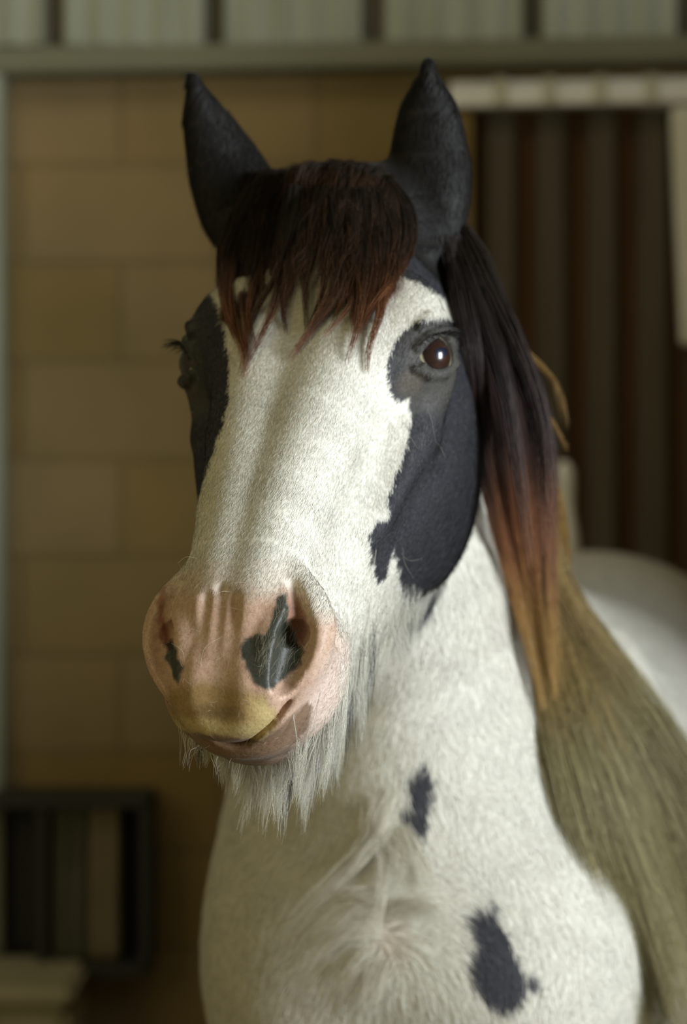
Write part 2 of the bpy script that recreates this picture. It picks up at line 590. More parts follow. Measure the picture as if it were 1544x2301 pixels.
LOWLIP = [(400, 1642), (500, 1655), (590, 1662), (640, 1625), (690, 1575), (705, 1590), (690, 1640), (650, 1690), (560, 1730), (400, 1730)]
SPOT_L = [(540, 1455), (552, 1436), (575, 1426), (598, 1424), (606, 1395), (618, 1360), (628, 1335), (642, 1335), (650, 1370), (648, 1405), (664, 1428), (682, 1465), (676, 1490), (640, 1525), (598, 1555), (572, 1535), (556, 1505), (545, 1485)]
WING_L = [(632, 1322), (655, 1320), (680, 1350), (691, 1400), (686, 1455), (662, 1428), (648, 1405), (648, 1370), (640, 1335)]
SPOT_R = [(371, 1450), (388, 1436), (398, 1470), (413, 1496), (404, 1515), (398, 1540), (386, 1515), (374, 1480)]
WING_R = [(358, 1315), (378, 1312), (372, 1340), (370, 1390), (385, 1440), (371, 1450), (358, 1400), (352, 1350)]
NECK_A = [(925, 1722), (955, 1705), (975, 1740), (962, 1800), (956, 1850), (938, 1897), (914, 1880), (898, 1820), (920, 1790), (913, 1750)]
NECK_B = [(1028, 2045), (1050, 2025), (1075, 2035), (1100, 1995), (1108, 2060), (1140, 2105), (1165, 2150), (1178, 2190), (1215, 2205), (1180, 2225), (1155, 2268), (1110, 2262), (1060, 2210), (1035, 2160), (1052, 2120), (1036, 2080)]
NECK_C = [(1180, 2172), (1196, 2164), (1220, 2200), (1207, 2224), (1190, 2205)]

WHITE = np.array([.83, .81, .72]); BLACK = np.array([.040, .040, .048]); EARC = np.array([.0085, .0075, .0068]); PINK = np.array([.57, .385, .28])
OCH = np.array([.33, .215, .075]); LIPB = np.array([.20, .12, .065]); SPOTC = np.array([.050, .052, .040]); WINGC = np.array([.36, .175, .115])


def sst(x, a, b):
    t = np.clip((x - a) / (b - a), 0, 1)
    return t * t * (3 - 2 * t)


def coat(X, px=None, soft=1.0):
    if px is None: px = to_px(X)
    px = px + 2.0 * curl(X, 170)[:, [0, 2]] + 1.6 * curl(X, 420)[:, [1, 2]]
    h = to_head(X); b = to_body(X)
    on_head = np.abs(in_chunks(head_full, X)) < .022
    top = X[:, 2] > 1.80
    col = np.tile(WHITE, (len(X), 1))
    # slightly darker nose bridge
    col = col * (1 - .10 * sst(h[:, 0], .25, .45) * sst(.035 - np.abs(h[:, 1]), 0, .02) * on_head)[:, None]
    # back and quarters darkened in the coat colour, standing in for dimmer light
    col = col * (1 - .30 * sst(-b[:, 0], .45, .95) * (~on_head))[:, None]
    def lay(colr, w):
        nonlocal col
        col = col * (1 - w[:, None]) + np.asarray(colr) * w[:, None]
    H = (on_head | top).astype(float)
    s = 4 * soft
    for poly in (CHEEK, BROW, OFFCHEEK):
        lay(BLACK, sst(inside(px, poly), -s, s) * H)
    far = (h[:, 1] < -.085) & (h[:, 0] < .38) & (h[:, 0] > .10) & (h[:, 2] < -.03)
    lay(BLACK, far * H)
    lay(EARC, ((sst(inside(px, CROWN), -s, s) > .5) & (X[:, 2] > 1.72) & (b[:, 0] > -.5)).astype(float))
    lay(EARC, ((h[:, 0] < .06) & (h[:, 0] > -.4) & (X[:, 2] > 1.66)).astype(float))
    mz = sst(inside(px, MUZZLE) + 22 * curl(X, 55)[:, 0] * (px[:, 1] < 1420), -60, 45) * on_head * sst(h[:, 0], .43, .52)
    lay(PINK, mz)
    skin = mz.copy()
    mot = curl(X, 130)[:, 0] * curl(X, 210)[:, 1]
    lay([.46, .27, .19], sst(mot, .1, .9) * mz * .35)
    pale = sst(px[:, 0] + (px[:, 1] - 1500) * .6, 700, 760) * mz
    lay([.74, .60, .53], pale * .85)
    lay(OCH, sst(inside(px, OCHRE), -22, 14) * on_head * .85)
    lay([.60, .48, .22], sst(inside(px, OCHRE), -14, 10) * np.maximum(sst(px[:, 0], 540, 600), sst(px[:, 1] + 10 * curl(X, 90)[:, 0], 1605, 1640)) * on_head * .8)
    lay([.17, .115, .05], sst(1 - np.hypot((px[:, 0] - 490) / 80, (px[:, 1] - 1600) / 26), 0, .8) * on_head * .6)
    lay(LIPB, sst(inside(px, LOWLIP), -6, 6) * on_head * .85)
    for poly in (WING_L, WING_R): lay(WINGC, sst(inside(px, poly), -5, 7) * on_head * mz)
    for poly in (SPOT_L, SPOT_R): lay(SPOTC, sst(inside(px, poly), -5, 5) * on_head)
    ed = np.sqrt(np.minimum(((h - EYE) ** 2).sum(1), ((h - EYE * [1, -1, 1]) ** 2).sum(1)))
    lay([.075, .071, .062], sst(-ed, -.062, -.036) * on_head * (col.mean(1) < .2) * .9)
    lay([.022, .020, .020], sst(-ed, -.030, -.024) * on_head * (col.mean(1) < .2) * .9)
    lay([.15, .13, .105], sst(12 - np.hypot((px[:, 0] - 922) * .8, px[:, 1] - 858) * .35, 0, 8) * on_head * .6)
    front = (b[:, 0] > -.36) & ~on_head
    for poly in (NECK_A, NECK_B, NECK_C): lay(BLACK * 1.5, sst(inside(px, poly), -s * 1.5, s * 1.5) * front)
    lay([.50, .36, .26], sst(60 - np.hypot(px[:, 0] - 870, (px[:, 1] - 2110) * .8), 0, 60) * front * .45)
    return np.clip(col, 0, 1), skin, on_head


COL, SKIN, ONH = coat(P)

# ------------------------------------------------------------------ short coat, grown on the same surface

NST = int(os.environ.get('HFUR', '540000'))
tri = Q[:, [0, 1, 2]]
A_ = np.linalg.norm(np.cross(P[Q[:, 1]] - P[Q[:, 0]], P[Q[:, 3]] - P[Q[:, 0]]), axis=1)
cen = P[Q].mean(1)
cn = NRM[Q].mean(1)
hq = to_head(cen); bq = to_body(cen)
face = -(cn * (cen - [0, 0, CAMZ])).sum(1) / np.linalg.norm(cen - [0, 0, CAMZ], axis=1)
is_h = np.abs(in_chunks(head_full, cen)) < .02
wgt = np.where(is_h, 1.0, .27) * np.where(face > -.25, 1, .08)
wgt *= np.where(bq[:, 2] > .80, 1, .05) * (.10 + .90 * sst(bq[:, 0], -.85, -.40))
wgt *= 1 - .45 * SKIN[Q[:, 0]]
pr = A_ * wgt; cdf = np.cumsum(pr); cdf /= cdf[-1]
fi = np.searchsorted(cdf, rng.random(NST))
a = rng.random((NST, 2))
q = Q[fi]
def bil(V):
    return (V[q[:, 0]] * ((1 - a[:, 0]) * (1 - a[:, 1]))[:, None] + V[q[:, 1]] * (a[:, 0] * (1 - a[:, 1]))[:, None]
            + V[q[:, 2]] * (a[:, 0] * a[:, 1])[:, None] + V[q[:, 3]] * ((1 - a[:, 0]) * a[:, 1])[:, None])
R0 = bil(P); N0 = bil(NRM); N0 /= np.linalg.norm(N0, axis=1, keepdims=True)
h0 = to_head(R0); b0 = to_body(R0)
px0 = to_px(R0) + rng.normal(0, 2.2, (NST, 2))
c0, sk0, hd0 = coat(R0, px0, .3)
# direction of growth
dirh = HU + .14 * curl(R0, 7)
side = np.sign(h0[:, 1])[:, None]
dirh = dirh + side * HV * .35 * sst(-h0[:, 2], -.02, .08)[:, None]
# whorl on the forehead: above it the hair points up and out
wh = np.exp(-((h0[:, 0] - .18) ** 2 + h0[:, 1] ** 2) / .05 ** 2)[:, None]
dirh = dirh + wh * 1.6 * ((h0[:, :1] - .19) * HU + h0[:, 1:2] * HV) / .05
dirb = np.array([0, 0, -1.]) + .20 * curl(R0, 8) + .10 * curl(R0, 31) - BH * .25
# whorl low on the chest
wc = from_body([[0.02, 0.03, 1.02]])[0]
dv = R0 - at(870, 2110, 2.60)
rr = np.linalg.norm(dv * [1, 0, 1], axis=1, keepdims=True)
dirb = dirb + np.exp(-(rr / .085) ** 2) * 2.5 * dv / (rr + .01)
D0 = np.where(hd0[:, None], dirh, dirb) + rng.normal(0, .16, (NST, 3))
D0 -= N0 * (D0 * N0).sum(1, keepdims=True)
D0 /= np.linalg.norm(D0, axis=1, keepdims=True) + 1e-9
jawl = sst(-h0[:, 2], .13, .24) * sst(h0[:, 0], .02, .12) * hd0
Lh = .0078 + .018 * jawl
Lb = .020 + .006 * np.exp(-(rr[:, 0] / .12) ** 2)
LEN = np.where(hd0, Lh, Lb) * rng.uniform(.6, 1.25, NST)
LEN = LEN * (1 - .66 * sk0)
LEN = np.where(X_dark := (c0.mean(1) < .1), LEN * .85, LEN)
LEN = np.where(R0[:, 2] > 1.80, LEN * .8, LEN)
eyed = np.minimum(((h0 - EYE) ** 2).sum(1), ((h0 - EYE * [1, -1, 1]) ** 2).sum(1)) ** .5
LEN = LEN * (.12 + .88 * sst(eyed, .024, .05))
lift = np.where(hd0, .05, .08) * rng.uniform(.3, 1.6, NST)
WD = np.where(hd0, .00028, .00042) * rng.uniform(.7, 1.3, NST)
WD = WD * (1 - .5 * sk0)
S0 = np.cross(D0, N0)
p0 = R0 - N0 * .0002
p1 = R0 + D0 * (LEN * .5)[:, None] + N0 * (LEN * lift * .65)[:, None]
p2 = R0 + D0 * LEN[:, None] + N0 * (LEN * lift * .75)[:, None] + rng.normal(0, .07, (NST, 3)) * LEN[:, None]
roll = rng.normal(0, .12, NST)
S0 = S0 * np.cos(roll)[:, None] + N0 * np.sin(roll)[:, None]
hv = np.stack([p0 - S0 * WD[:, None], p0 + S0 * WD[:, None], p1 + S0 * (WD * .8)[:, None], p1 - S0 * (WD * .8)[:, None], p2], 1)
fv = hv.reshape(-1, 3)
base = len(P) + np.arange(NST) * 5
fq = np.stack([base, base + 1, base + 2, base + 3], 1)
ft = np.stack([base + 3, base + 2, base + 4], 1)
sh = rng.uniform(.90, 1.07, NST)[:, None] * (1 + .03 * curl(R0, 60)[:, :1])
cs = np.clip(c0 * sh, 0, 1)
wht = (c0.mean(1) < .1) & (rng.random(NST) < .015) & (R0[:, 2] < 1.72)
cs[wht] = [.13, .13, .13]
CF = np.repeat(cs[:, None], 5, 1)
CF[:, 4] = np.clip(CF[:, 4] * 1.05, 0, 1)


def big_mesh(name, verts, polys, cols=None, skin=None, material=None, smoothflag=None, colname='coat'):
    """polys: list of int arrays, each (n, k)"""
    me = bpy.data.meshes.new(name)
    me.vertices.add(len(verts)); me.vertices.foreach_set('co', np.ascontiguousarray(verts, np.float32).ravel())
    loops = np.concatenate([p.ravel() for p in polys]).astype(np.int32)
    sizes = np.concatenate([np.full(len(p), p.shape[1]) for p in polys])
    starts = np.concatenate([[0], np.cumsum(sizes)[:-1]]).astype(np.int32)
    me.loops.add(len(loops)); me.loops.foreach_set('vertex_index', loops)
    me.polygons.add(len(sizes)); me.polygons.foreach_set('loop_start', starts)
    me.update(calc_edges=True)
    me.polygons.foreach_set('use_smooth', np.ones(len(sizes), bool) if smoothflag is None else smoothflag)
    if cols is not None:
        at_ = me.attributes.new(colname, 'FLOAT_COLOR', 'POINT')
        at_.data.foreach_set('color', np.concatenate([cols, np.ones((len(cols), 1))], 1).astype(np.float32).ravel())
    if skin is not None:
        at_ = me.attributes.new('skin', 'FLOAT', 'POINT')
        at_.data.foreach_set('value', skin.astype(np.float32))
    if material: me.materials.append(material)
    return me


by = {}
for g_ in NG: by.setdefault(len(g_), []).append(g_)
polys = [Q] + [np.array(v) for v in by.values()] + [fq, ft]
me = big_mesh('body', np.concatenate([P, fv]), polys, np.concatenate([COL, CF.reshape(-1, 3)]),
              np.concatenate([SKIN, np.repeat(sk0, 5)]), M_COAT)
me.validate()
HROOT = bpy.data.objects.new('horse', None); C.objects.link(HROOT)
HROOT.location = (float(BP[0] + BH[0] * -.3), float(BP[1] + BH[1] * -.3), 0)
HROOT.empty_display_size = .2
tag(HROOT, 'black and white pinto horse with shaggy dark forelock facing the viewer', 'horse')
INV = Matrix.Translation(-Vector(HROOT.location))


def part(name, mesh, parent=HROOT, label=None):
    o = bpy.data.objects.new(name, mesh); C.objects.link(o); o.parent = parent
    if parent is HROOT: o.matrix_parent_inverse = INV
    if label: o['label'] = label
    return o


BODY = part('body', me)
print('BODY', len(P), len(Q), NST)


# ------------------------------------------------------------------ long hair
from mathutils.bvhtree import BVHTree
BVH = BVHTree.FromPolygons(P.tolist(), Q.tolist())


def surfY(px):
    out = []
    for a_, b_ in np.atleast_2d(np.asarray(px, float)):
        d_ = Vector(((a_ - 772) / F, 1, -(b_ - 1150.5) / F))
        hit = BVH.ray_cast(Vector((0, 0, CAMZ)), d_.normalized())
        out.append(hit[0].y if hit[0] is not None and hit[0].y < 3.4 else np.nan)
    return np.array(out)


def resample(G, K):
    G = np.asarray(G, float)
    s = np.concatenate([[0], np.cumsum(np.linalg.norm(np.diff(G, axis=0), axis=1))])
    s /= s[-1]
    x = np.linspace(0, 1, K)
    return np.stack([spl(x, s, G[:, k]) for k in range(3)], 1)


def guide(pts, lift, K=14, dflt=None):
    """pts: photo pixels along a lock; the lock lies `lift` metres above the horse's skin there"""
    pts = np.asarray(pts, float)
    s = np.linspace(0, 1, len(pts))
    x = np.linspace(0, 1, 7)
    pp = np.stack([spl(x, s, pts[:, 0]), spl(x, s, pts[:, 1])], 1)
    Y = surfY(pp)
    bad = np.isnan(Y)
    if bad.all(): Y[:] = dflt
    elif bad.any(): Y[bad] = np.interp(x[bad], x[~bad], Y[~bad])
    if dflt is not None: Y = np.minimum(Y, dflt + .12)
    Y = np.convolve(np.pad(Y, 1, 'edge'), [.25, .5, .25], 'valid')
    L = np.interp(x, np.linspace(0, 1, len(np.atleast_1d(lift))), np.atleast_1d(lift))
    G = np.stack([at(a, b, y - l) for (a, b), y, l in zip(pp, Y, L)])
    return resample(G, K)


def strands(G, n, r0, r1, jit=.12, pinch=0., wave=.0012, depth=.6, short=(.72, 1.04), power=1.0):
    K = len(G)
    t = np.linspace(0, 1, K)
    th = rng.uniform(0, 2 * np.pi, n); rr = np.sqrt(rng.random(n))
    ox, oy = rr * np.cos(th), rr * np.sin(th)
    tan = np.gradient(G, axis=0); tan /= np.linalg.norm(tan, axis=1, keepdims=True)
    ydir = np.array([0, 1., 0])
    sd = np.cross(tan, ydir); sd /= np.linalg.norm(sd, axis=1, keepdims=True)
    R = r0 + (r1 - r0) * t ** power
    if pinch: R = R * (.25 + .75 * sst(t, 0, pinch))
    S = (G[None] + ox[:, None, None] * (sd * R[:, None])[None]
         + oy[:, None, None] * (ydir * (R * depth)[:, None])[None])
    ph = rng.uniform(0, 6.28, (n, 3, 1)); fr = rng.uniform(3, 9, (n, 1, 1))
    W = np.sin(t[None, None] * fr + ph) * wave
    S = S + W.transpose(0, 2, 1) * t[None, :, None]
    e = rng.uniform(*short, n)
    i = t[None] * e[:, None] * (K - 1) + rng.uniform(0, jit, n)[:, None]
    i = np.clip(i, 0, K - 1.001); j = i.astype(int); f = (i - j)[..., None]
    m = np.arange(n)[:, None]
    return S[m, j] * (1 - f) + S[m, j + 1] * f, np.clip(i / (K - 1), 0, 1)


class Hair:
    def __init__(s): s.S = []; s.R = []; s.C = []
    def add(s, S, rad, col):
        n, K, _ = S.shape
        tt = np.linspace(0, 1, K)
        s.S.append(S); s.R.append(np.broadcast_to(np.atleast_1d(rad)[:, None] * (1 - .75 * tt ** 2)[None], (n, K)).copy() if np.ndim(rad) else np.full((n, K), rad) * (1 - .75 * tt ** 2)[None])
        s.C.append(np.clip(col, 0, 1))
    def build(s, name, material, parent=HROOT, label=None):
        V = []; FC = []; CO = []; base = 0
        for S, R, Cc in zip(s.S, s.R, s.C):
            n, K, _ = S.shape
            T = np.gradient(S, axis=1); T /= np.linalg.norm(T, axis=2, keepdims=True) + 1e-12
            ref = np.array([.3, 1., .1]); ref /= np.linalg.norm(ref)
            A = np.cross(T, ref); A /= np.linalg.norm(A, axis=2, keepdims=True) + 1e-12
            B = np.cross(T, A)
            rings = []
            for k in range(3):
                a_ = 2 * math.pi * k / 3 + .5
                rings.append(S + (A * math.cos(a_) + B * math.sin(a_)) * R[..., None])
            v = np.stack(rings, 2)                                    # n,K,3,3
            V.append(v.reshape(-1, 3)); CO.append(np.repeat(Cc[:, :, None], 3, 2).reshape(-1, 3))
            idx = base + np.arange(n * K * 3).reshape(n, K, 3)
            for k in range(3):
                k2 = (k + 1) % 3
                FC.append(np.stack([idx[:, :-1, k], idx[:, :-1, k2], idx[:, 1:, k2], idx[:, 1:, k]], -1).reshape(-1, 4))
            base += n * K * 3
        me = big_mesh(name, np.concatenate(V), [np.concatenate(FC)], np.concatenate(CO), None, material)
        return part(name, me, parent, label)


def mixc(a, b, t):
    return np.asarray(a) * (1 - t[..., None]) + np.asarray(b) * t[..., None]


DKB = (.020, .0135, .0095); BRN = (.050, .031, .022); RED = (.25, .10, .042); GLD = (.42, .25, .075); STR = (.38, .33, .165)

# forelock
fl = Hair()
def crop(l): return [(480 + a / 3.217, 340 + b / 3.217) for a, b in l]
def rootjit(l, k): return [(l[0][0] + (rng.uniform(-14, 14)), l[0][1] + rng.uniform(-14, 40))] + list(l[1:])
LOCKS = [
    ([(470, 150), (220, 600), (110, 900), (150, 1250), (240, 1480), (205, 1620)], 1.0, .0085),
    ([(500, 180), (300, 700), (240, 1000), (235, 1300), (262, 1500)], .75, .007),
    ([(420, 170), (160, 600), (95, 850), (110, 1150), (200, 1400)], .95, .008),
    ([(550, 180), (420, 700), (300, 1000), (225, 1230)], .35, .005),
    ([(600, 200), (480, 850), (340, 1080), (250, 1290)], .25, .0035),
    ([(650, 200), (500, 900), (430, 1150), (320, 1380), (240, 1530)], .35, .0045),
    ([(620, 200), (540, 700), (555, 850), (500, 1100), (525, 1310)], .35, .0045),
    ([(600, 220), (530, 650), (570, 880), (545, 1060)], .6, .004),
    ([(700, 200), (640, 650), (665, 1000), (672, 1290)], .15, .0035),
    ([(760, 200), (740, 600), (690, 850), (650, 960)], .2, .004),
    ([(850, 200), (835, 600), (800, 900), (780, 1050), (690, 1270)], .2, .003),
    ([(900, 200), (905, 700), (880, 950), (790, 1150), (680, 1320), (550, 1500)], .65, .0045),
    ([(960, 200), (965, 700), (950, 950), (830, 1150), (700, 1300), (600, 1430)], .45, .0045),
    ([(1000, 200), (1010, 800), (1000, 1100), (1012, 1290)], .45, .004),
    ([(1080, 200), (1080, 700), (1100, 900), (1050, 1200), (1015, 1350), (960, 1530)], .7, .006),
    ([(1120, 180), (1160, 600), (1170, 900), (1140, 1100), (1060, 1310)], .7, .006),
    ([(1180, 180), (1350, 480), (1310, 800), (1205, 1000), (1205, 1200), (1120, 1400), (1108, 1600)], .95, .0045),
    ([(1200, 180), (1390, 480), (1370, 750), (1290, 900), (1240, 1080), (1150, 1250)], 1.0, .007),
    ([(1160, 180), (1260, 600), (1210, 900), (1215, 1180)], .6, .007),
    ([(960, 300), (980, 900), (900, 1150), (840, 1290)], .5, .002),
    ([(1000, 300), (1020, 1000), (920, 1200), (800, 1330)], .6, .0016),
    ([(800, 300), (790, 700), (760, 900), (700, 1000)], .3, .0016),
    ([(520, 180), (370, 600), (300, 760), (250, 930)], .6, .009),
    ([(560, 180), (430, 560), (380, 730), (320, 880)], .5, .008),
    ([(330, 330), (300, 700), (290, 900), (270, 1100)], .7, .009),
    ([(380, 300), (350, 650), (330, 850), (300, 1000)], .5, .009),
    ([(590, 180), (470, 560), (430, 730), (400, 850)], .3, .008),
    ([(1220, 300), (1330, 700), (1290, 950), (1200, 1050), (1080, 1240)], 1.0, .0035),
    ([(480, 300), (330, 800), (280, 1000), (250, 1200), (300, 1420)], .8, .003),
]
def flcol(n, K, tt, red, top=0.55):
    a_ = sst(tt, top * .75, 1.0) * red
    v = rng.uniform(.45, 1.9, (n, 1, 1))
    streak = (rng.random(n) < .10 + .30 * red)[:, None]
    a_ = np.clip(a_ + streak * .45 * red * sst(tt, .15, .55), 0, 1)
    return mixc(mixc(DKB, BRN, sst(tt, .2, .7) * .8), RED, a_ * .8) * v
for pts, red, rad in LOCKS:
    pp = rootjit(crop(pts), 0)
    G = guide(pp, [.014, .026, .020, .012, .008], dflt=2.46)
    n = int(95 + rad * 22000)
    S, tt = strands(G, n, rad * 2.3, rad * .22, wave=.0022, power=1.15, short=(.62, 1.03))
    fl.add(S, rng.uniform(.00018, .00030, n), flcol(n, S.shape[1], tt, red))
for i in range(84):
    u_ = (i + rng.uniform(-.4, .4)) / 61 if i < 62 else rng.uniform(-.01, .24)
    xr = 592 + 290 * u_
    xe = 508 + 392 * u_
    endy = np.interp(xe, [500, 560, 600, 650, 690, 720, 762, 800, 850, 905], [735, 700, 640, 600, 560, 515, 525, 620, 665, 655]) + rng.uniform(-25, 10)
    top = 384 + rng.uniform(-8, 34) + 26 * abs(u_ - .5) ** 2 * 4
    mid = (xr * .40 + xe * .60 + (8 if u_ > .5 else -6), 495)
    G = guide([(xr, top), ((xr + mid[0]) / 2, 432), mid, (xe, (mid[1] + endy) / 2 + 20), (xe + rng.uniform(-8, 4), endy)], [.010, .022, .022, .016, .012], dflt=2.46)
    red = abs(u_ - .45) ** 2 * 2.6 * rng.uniform(.2, 1.1)
    n = 120
    S, tt = strands(G, n, .0075, .0045, wave=.0016, short=(.74 if u_ < .25 else .55, 1.06), depth=1.1)
    fl.add(S, rng.uniform(.00018, .00032, n), flcol(n, S.shape[1], tt, min(red, .8), .62))
# fluffy rise over the poll, between the ears
for i in range(36):
    u_ = i / 35
    x0 = 640 + 240 * u_
    tp = 372 + 30 * (u_ - .45) ** 2 * 4 + rng.uniform(-5, 8)
    G = guide([(x0 + rng.uniform(-6, 6), 420), (x0 - 2, tp + 6), (x0 - 8, tp), (x0 - 16, tp + 22), (x0 - 26, 450)], [.0, .012, .018, .024, .02], dflt=2.47)
    S, tt = strands(G, 70, .008, .012, wave=.003, short=(.5, 1.))
    fl.add(S, .00025, flcol(70, S.shape[1], tt, .3))
for i in range(420):                                                 # stray hairs
    u_ = rng.random(); xr = 560 + 330 * u_; y0 = rng.uniform(395, 560); L_ = rng.uniform(50, 190)
    xe = xr + rng.normal(-18 if u_ < .5 else 6, 28)
    G = guide([(xr, y0), ((xr + xe) / 2 + rng.normal(0, 9), y0 + L_ * .5), (xe, y0 + L_)], [.026, .032, .024], K=9, dflt=2.46)
    S, tt = strands(G, 3, .004, .008, wave=.003)
    fl.add(S, .00017, flcol(3, S.shape[1], tt, rng.uniform(.1, .8), .5))
fl.build('forelock', M_HAIR)

# mane: hangs on the animal's left side, dark at the crest, rust and straw lower down
mn = Hair()
def manecol(S, tt, under=0.):
    n, K, _ = S.shape
    pyx = to_px(S.reshape(-1, 3)).reshape(n, K, 2)
    y = pyx[..., 1] + rng.normal(0, 45, (n, 1))
    c_ = mixc(mixc(DKB, (.050, .030, .026), sst(y, 600, 1000)), RED, sst(y, 1010, 1230) * .9)
    c_ = mixc(c_, GLD, sst(y, 1230, 1440)); c_ = mixc(c_, STR, sst(y, 1520, 1760))
    if under: c_ = mixc(c_, STR, np.full((n, K), under))
    return c_ * rng.uniform(.35, 1.7, (n, 1, 1))
IN = [(1012, 540), (1045, 700), (1066, 860), (1080, 1000), (1108, 1160), (1146, 1320), (1176, 1450), (1215, 1600)]
OUT = [(1040, 500), (1112, 670), (1185, 810), (1220, 930), (1238, 1080), (1242, 1230), (1246, 1370), (1260, 1560)]
for i in range(44):
    u_ = (i + rng.uniform(-.3, .3)) / 43
    pts = [(a[0] * (1 - u_) + b_[0] * u_ + rng.uniform(-5, 5), a[1] * (1 - u_) + b_[1] * u_) for a, b_ in zip(IN, OUT)]
    cut = 6 + int(rng.random() * 2.9)
    lf = .020 + .022 * rng.random()
    G = guide(pts[:cut], [-.004, lf * .8, lf, lf, lf * 1.1], K=20, dflt=2.60)
    n = 95
    S, tt = strands(G, n, .014, .0042, pinch=.12, jit=1.2, wave=.0022, short=(.7, 1.02), depth=1.2)
    mn.add(S, rng.uniform(.00022, .00036, n), manecol(S, tt))
# short hair between ear and mane
for i in range(16):
    x0 = 985 + i * 4.2
    G = guide([(x0 + 6, 530), (x0 + 14, 590), (x0 + 32, 660), (x0 + 48, 740)], [.0, .004, .010, .016], dflt=2.53)
    S, tt = strands(G, 70, .008, .006, wave=.002)
    mn.add(S, .00028, manecol(S, tt))
# straw-coloured fall over neck and shoulder
LO = [(1215, 1075), (1200, 1350), (1212, 1560), (1252, 1780), (1335, 2050), (1430, 2330)]
HI = [(1228, 1090), (1250, 1290), (1385, 1480), (1500, 1640), (1640, 1880), (1800, 2330)]
for i in range(110):
    u_ = (i + rng.uniform(-.5, .5)) / 109
    w_ = u_
    pts = [(a[0] * (1 - w_) + b_[0] * w_ + rng.uniform(-6, 6) , a[1] * (1 - w_) + b_[1] * w_) for a, b_ in zip(LO, HI)]
    k0 = rng.random() < .35
    pts = pts[:4] if k0 else pts
    lf = ((.050 if k0 else .030) + .02 * rng.random()) * (.25 + .75 * sst(u_, 0, .35))
    G = guide(pts, [lf * .8, lf, lf, lf * .8], K=20, dflt=2.70)
    cr = from_body([[-.20 - .20 * u_, .01, 1.545 - .17 * u_], [-.22 - .20 * u_, .085, 1.525 - .17 * u_]])
    G = resample(np.concatenate([cr, G[1:]]), 24)
    n = 90
    S, tt = strands(G, n, .012, .016 if not k0 else .008, pinch=.1, wave=.004, short=(.75, 1.05), depth=.8)
    if k0: cc = mixc(mixc(GLD, STR, sst(tt, .5, 1.)), (.30, .20, .06), np.full(tt.shape, .4)) * rng.uniform(.5, 1.2, (n, 1, 1))
    else: cc = mixc(np.array(GLD) * .75, STR, sst(tt, .30, .60)) * rng.uniform(.6, 1.15, (n, 1, 1)) * rng.uniform(.8, 1.05)
    mn.add(S, rng.uniform(.0003, .0005, n), cc)
# two loose wisps arching off the mane
for pts in ([(1180, 790), (1205, 812), (1240, 850), (1262, 905), (1272, 960)], [(1215, 930), (1240, 950), (1262, 985), (1275, 1010)]):
    G = guide(pts, [.02, .02], dflt=2.63)
    S, tt = strands(G, 45, .0035, .0025, wave=.003)
    mn.add(S, .00028, np.broadcast_to(np.array(GLD) * 1.0, S.shape) * rng.uniform(.3, .8, (45, 1, 1)))
mn.build('mane', M_HAIR)

# beard under chin and jaw: roots sampled on the underside of the jaw
bd = Hair()
NB = 7800
uu = rng.uniform(.20, .575, NB); vv = rng.uniform(-.055, .078, NB)
uu = np.where(rng.random(NB) < .45, rng.uniform(.40, .575, NB), uu)
up = Vector(HW)
roots, keepi = [], []
for k in range(NB):
    o_ = from_head([[uu[k], vv[k], -.42]])[0]
    hit = BVH.ray_cast(Vector(o_), up)
    if hit[0] is None: continue
    if hit[3] < .06 or to_head(np.array(hit[0])[None])[0, 2] > -.06: continue
    roots.append(hit[0][:]); keepi.append(k)
roots = np.array(roots); uu = uu[keepi]; vv = vv[keepi]; n = len(roots)
ncl = 230
cid = rng.choice(n, ncl, replace=False)
d2 = ((roots[:, None] - roots[cid][None]) ** 2).sum(2)
own = d2.argmin(1)
clen = rng.uniform(.65, 1.2, ncl)
ctip = roots[cid] + rng.normal(0, .006, (ncl, 3))
base_len = np.interp(uu, [.20, .30, .40, .47, .54, .575], [.030, .040, .060, .088, .072, .036])
Ls = base_len * clen[own] * rng.uniform(.45, 1.08, n)
Ls *= 1 - .35 * (vv < -.02)
tocl = (ctip[own] - roots) * .75
bn = rng.uniform(0, 6.28, (n, 3))
K = 9
t = np.linspace(0, 1, K)[None, :, None]
S = (roots[:, None] + np.array([0, -.004, 0]) * t - .2 * t * (1 - t) * HU * .05
     + np.array([-.10, 0, -1.]) * (Ls[:, None, None] * t) + tocl[:, None] * t ** 1.3
     + np.sin(bn[:, None] + t * 5) * .0022 * t)
tt = np.broadcast_to(t[..., 0], (n, K))
cdark = np.clip(np.interp(uu[cid], [.2, .38, .44, .50, .55, .58], [.25, .35, .75, .45, .25, .05]), 0, 1) > rng.random(ncl)
dark = cdark[own] & (rng.random(n) < .62)
dfac = np.where(dark[:, None], sst(tt, -.15, .55), .05 + 0 * tt)
bd.add(S, rng.uniform(.00013, .00024, n), mixc((.76, .74, .64), (.045, .045, .045), dfac) * rng.uniform(.75, 1.08, (n, 1, 1)))
bd.build('beard', M_SOFT)

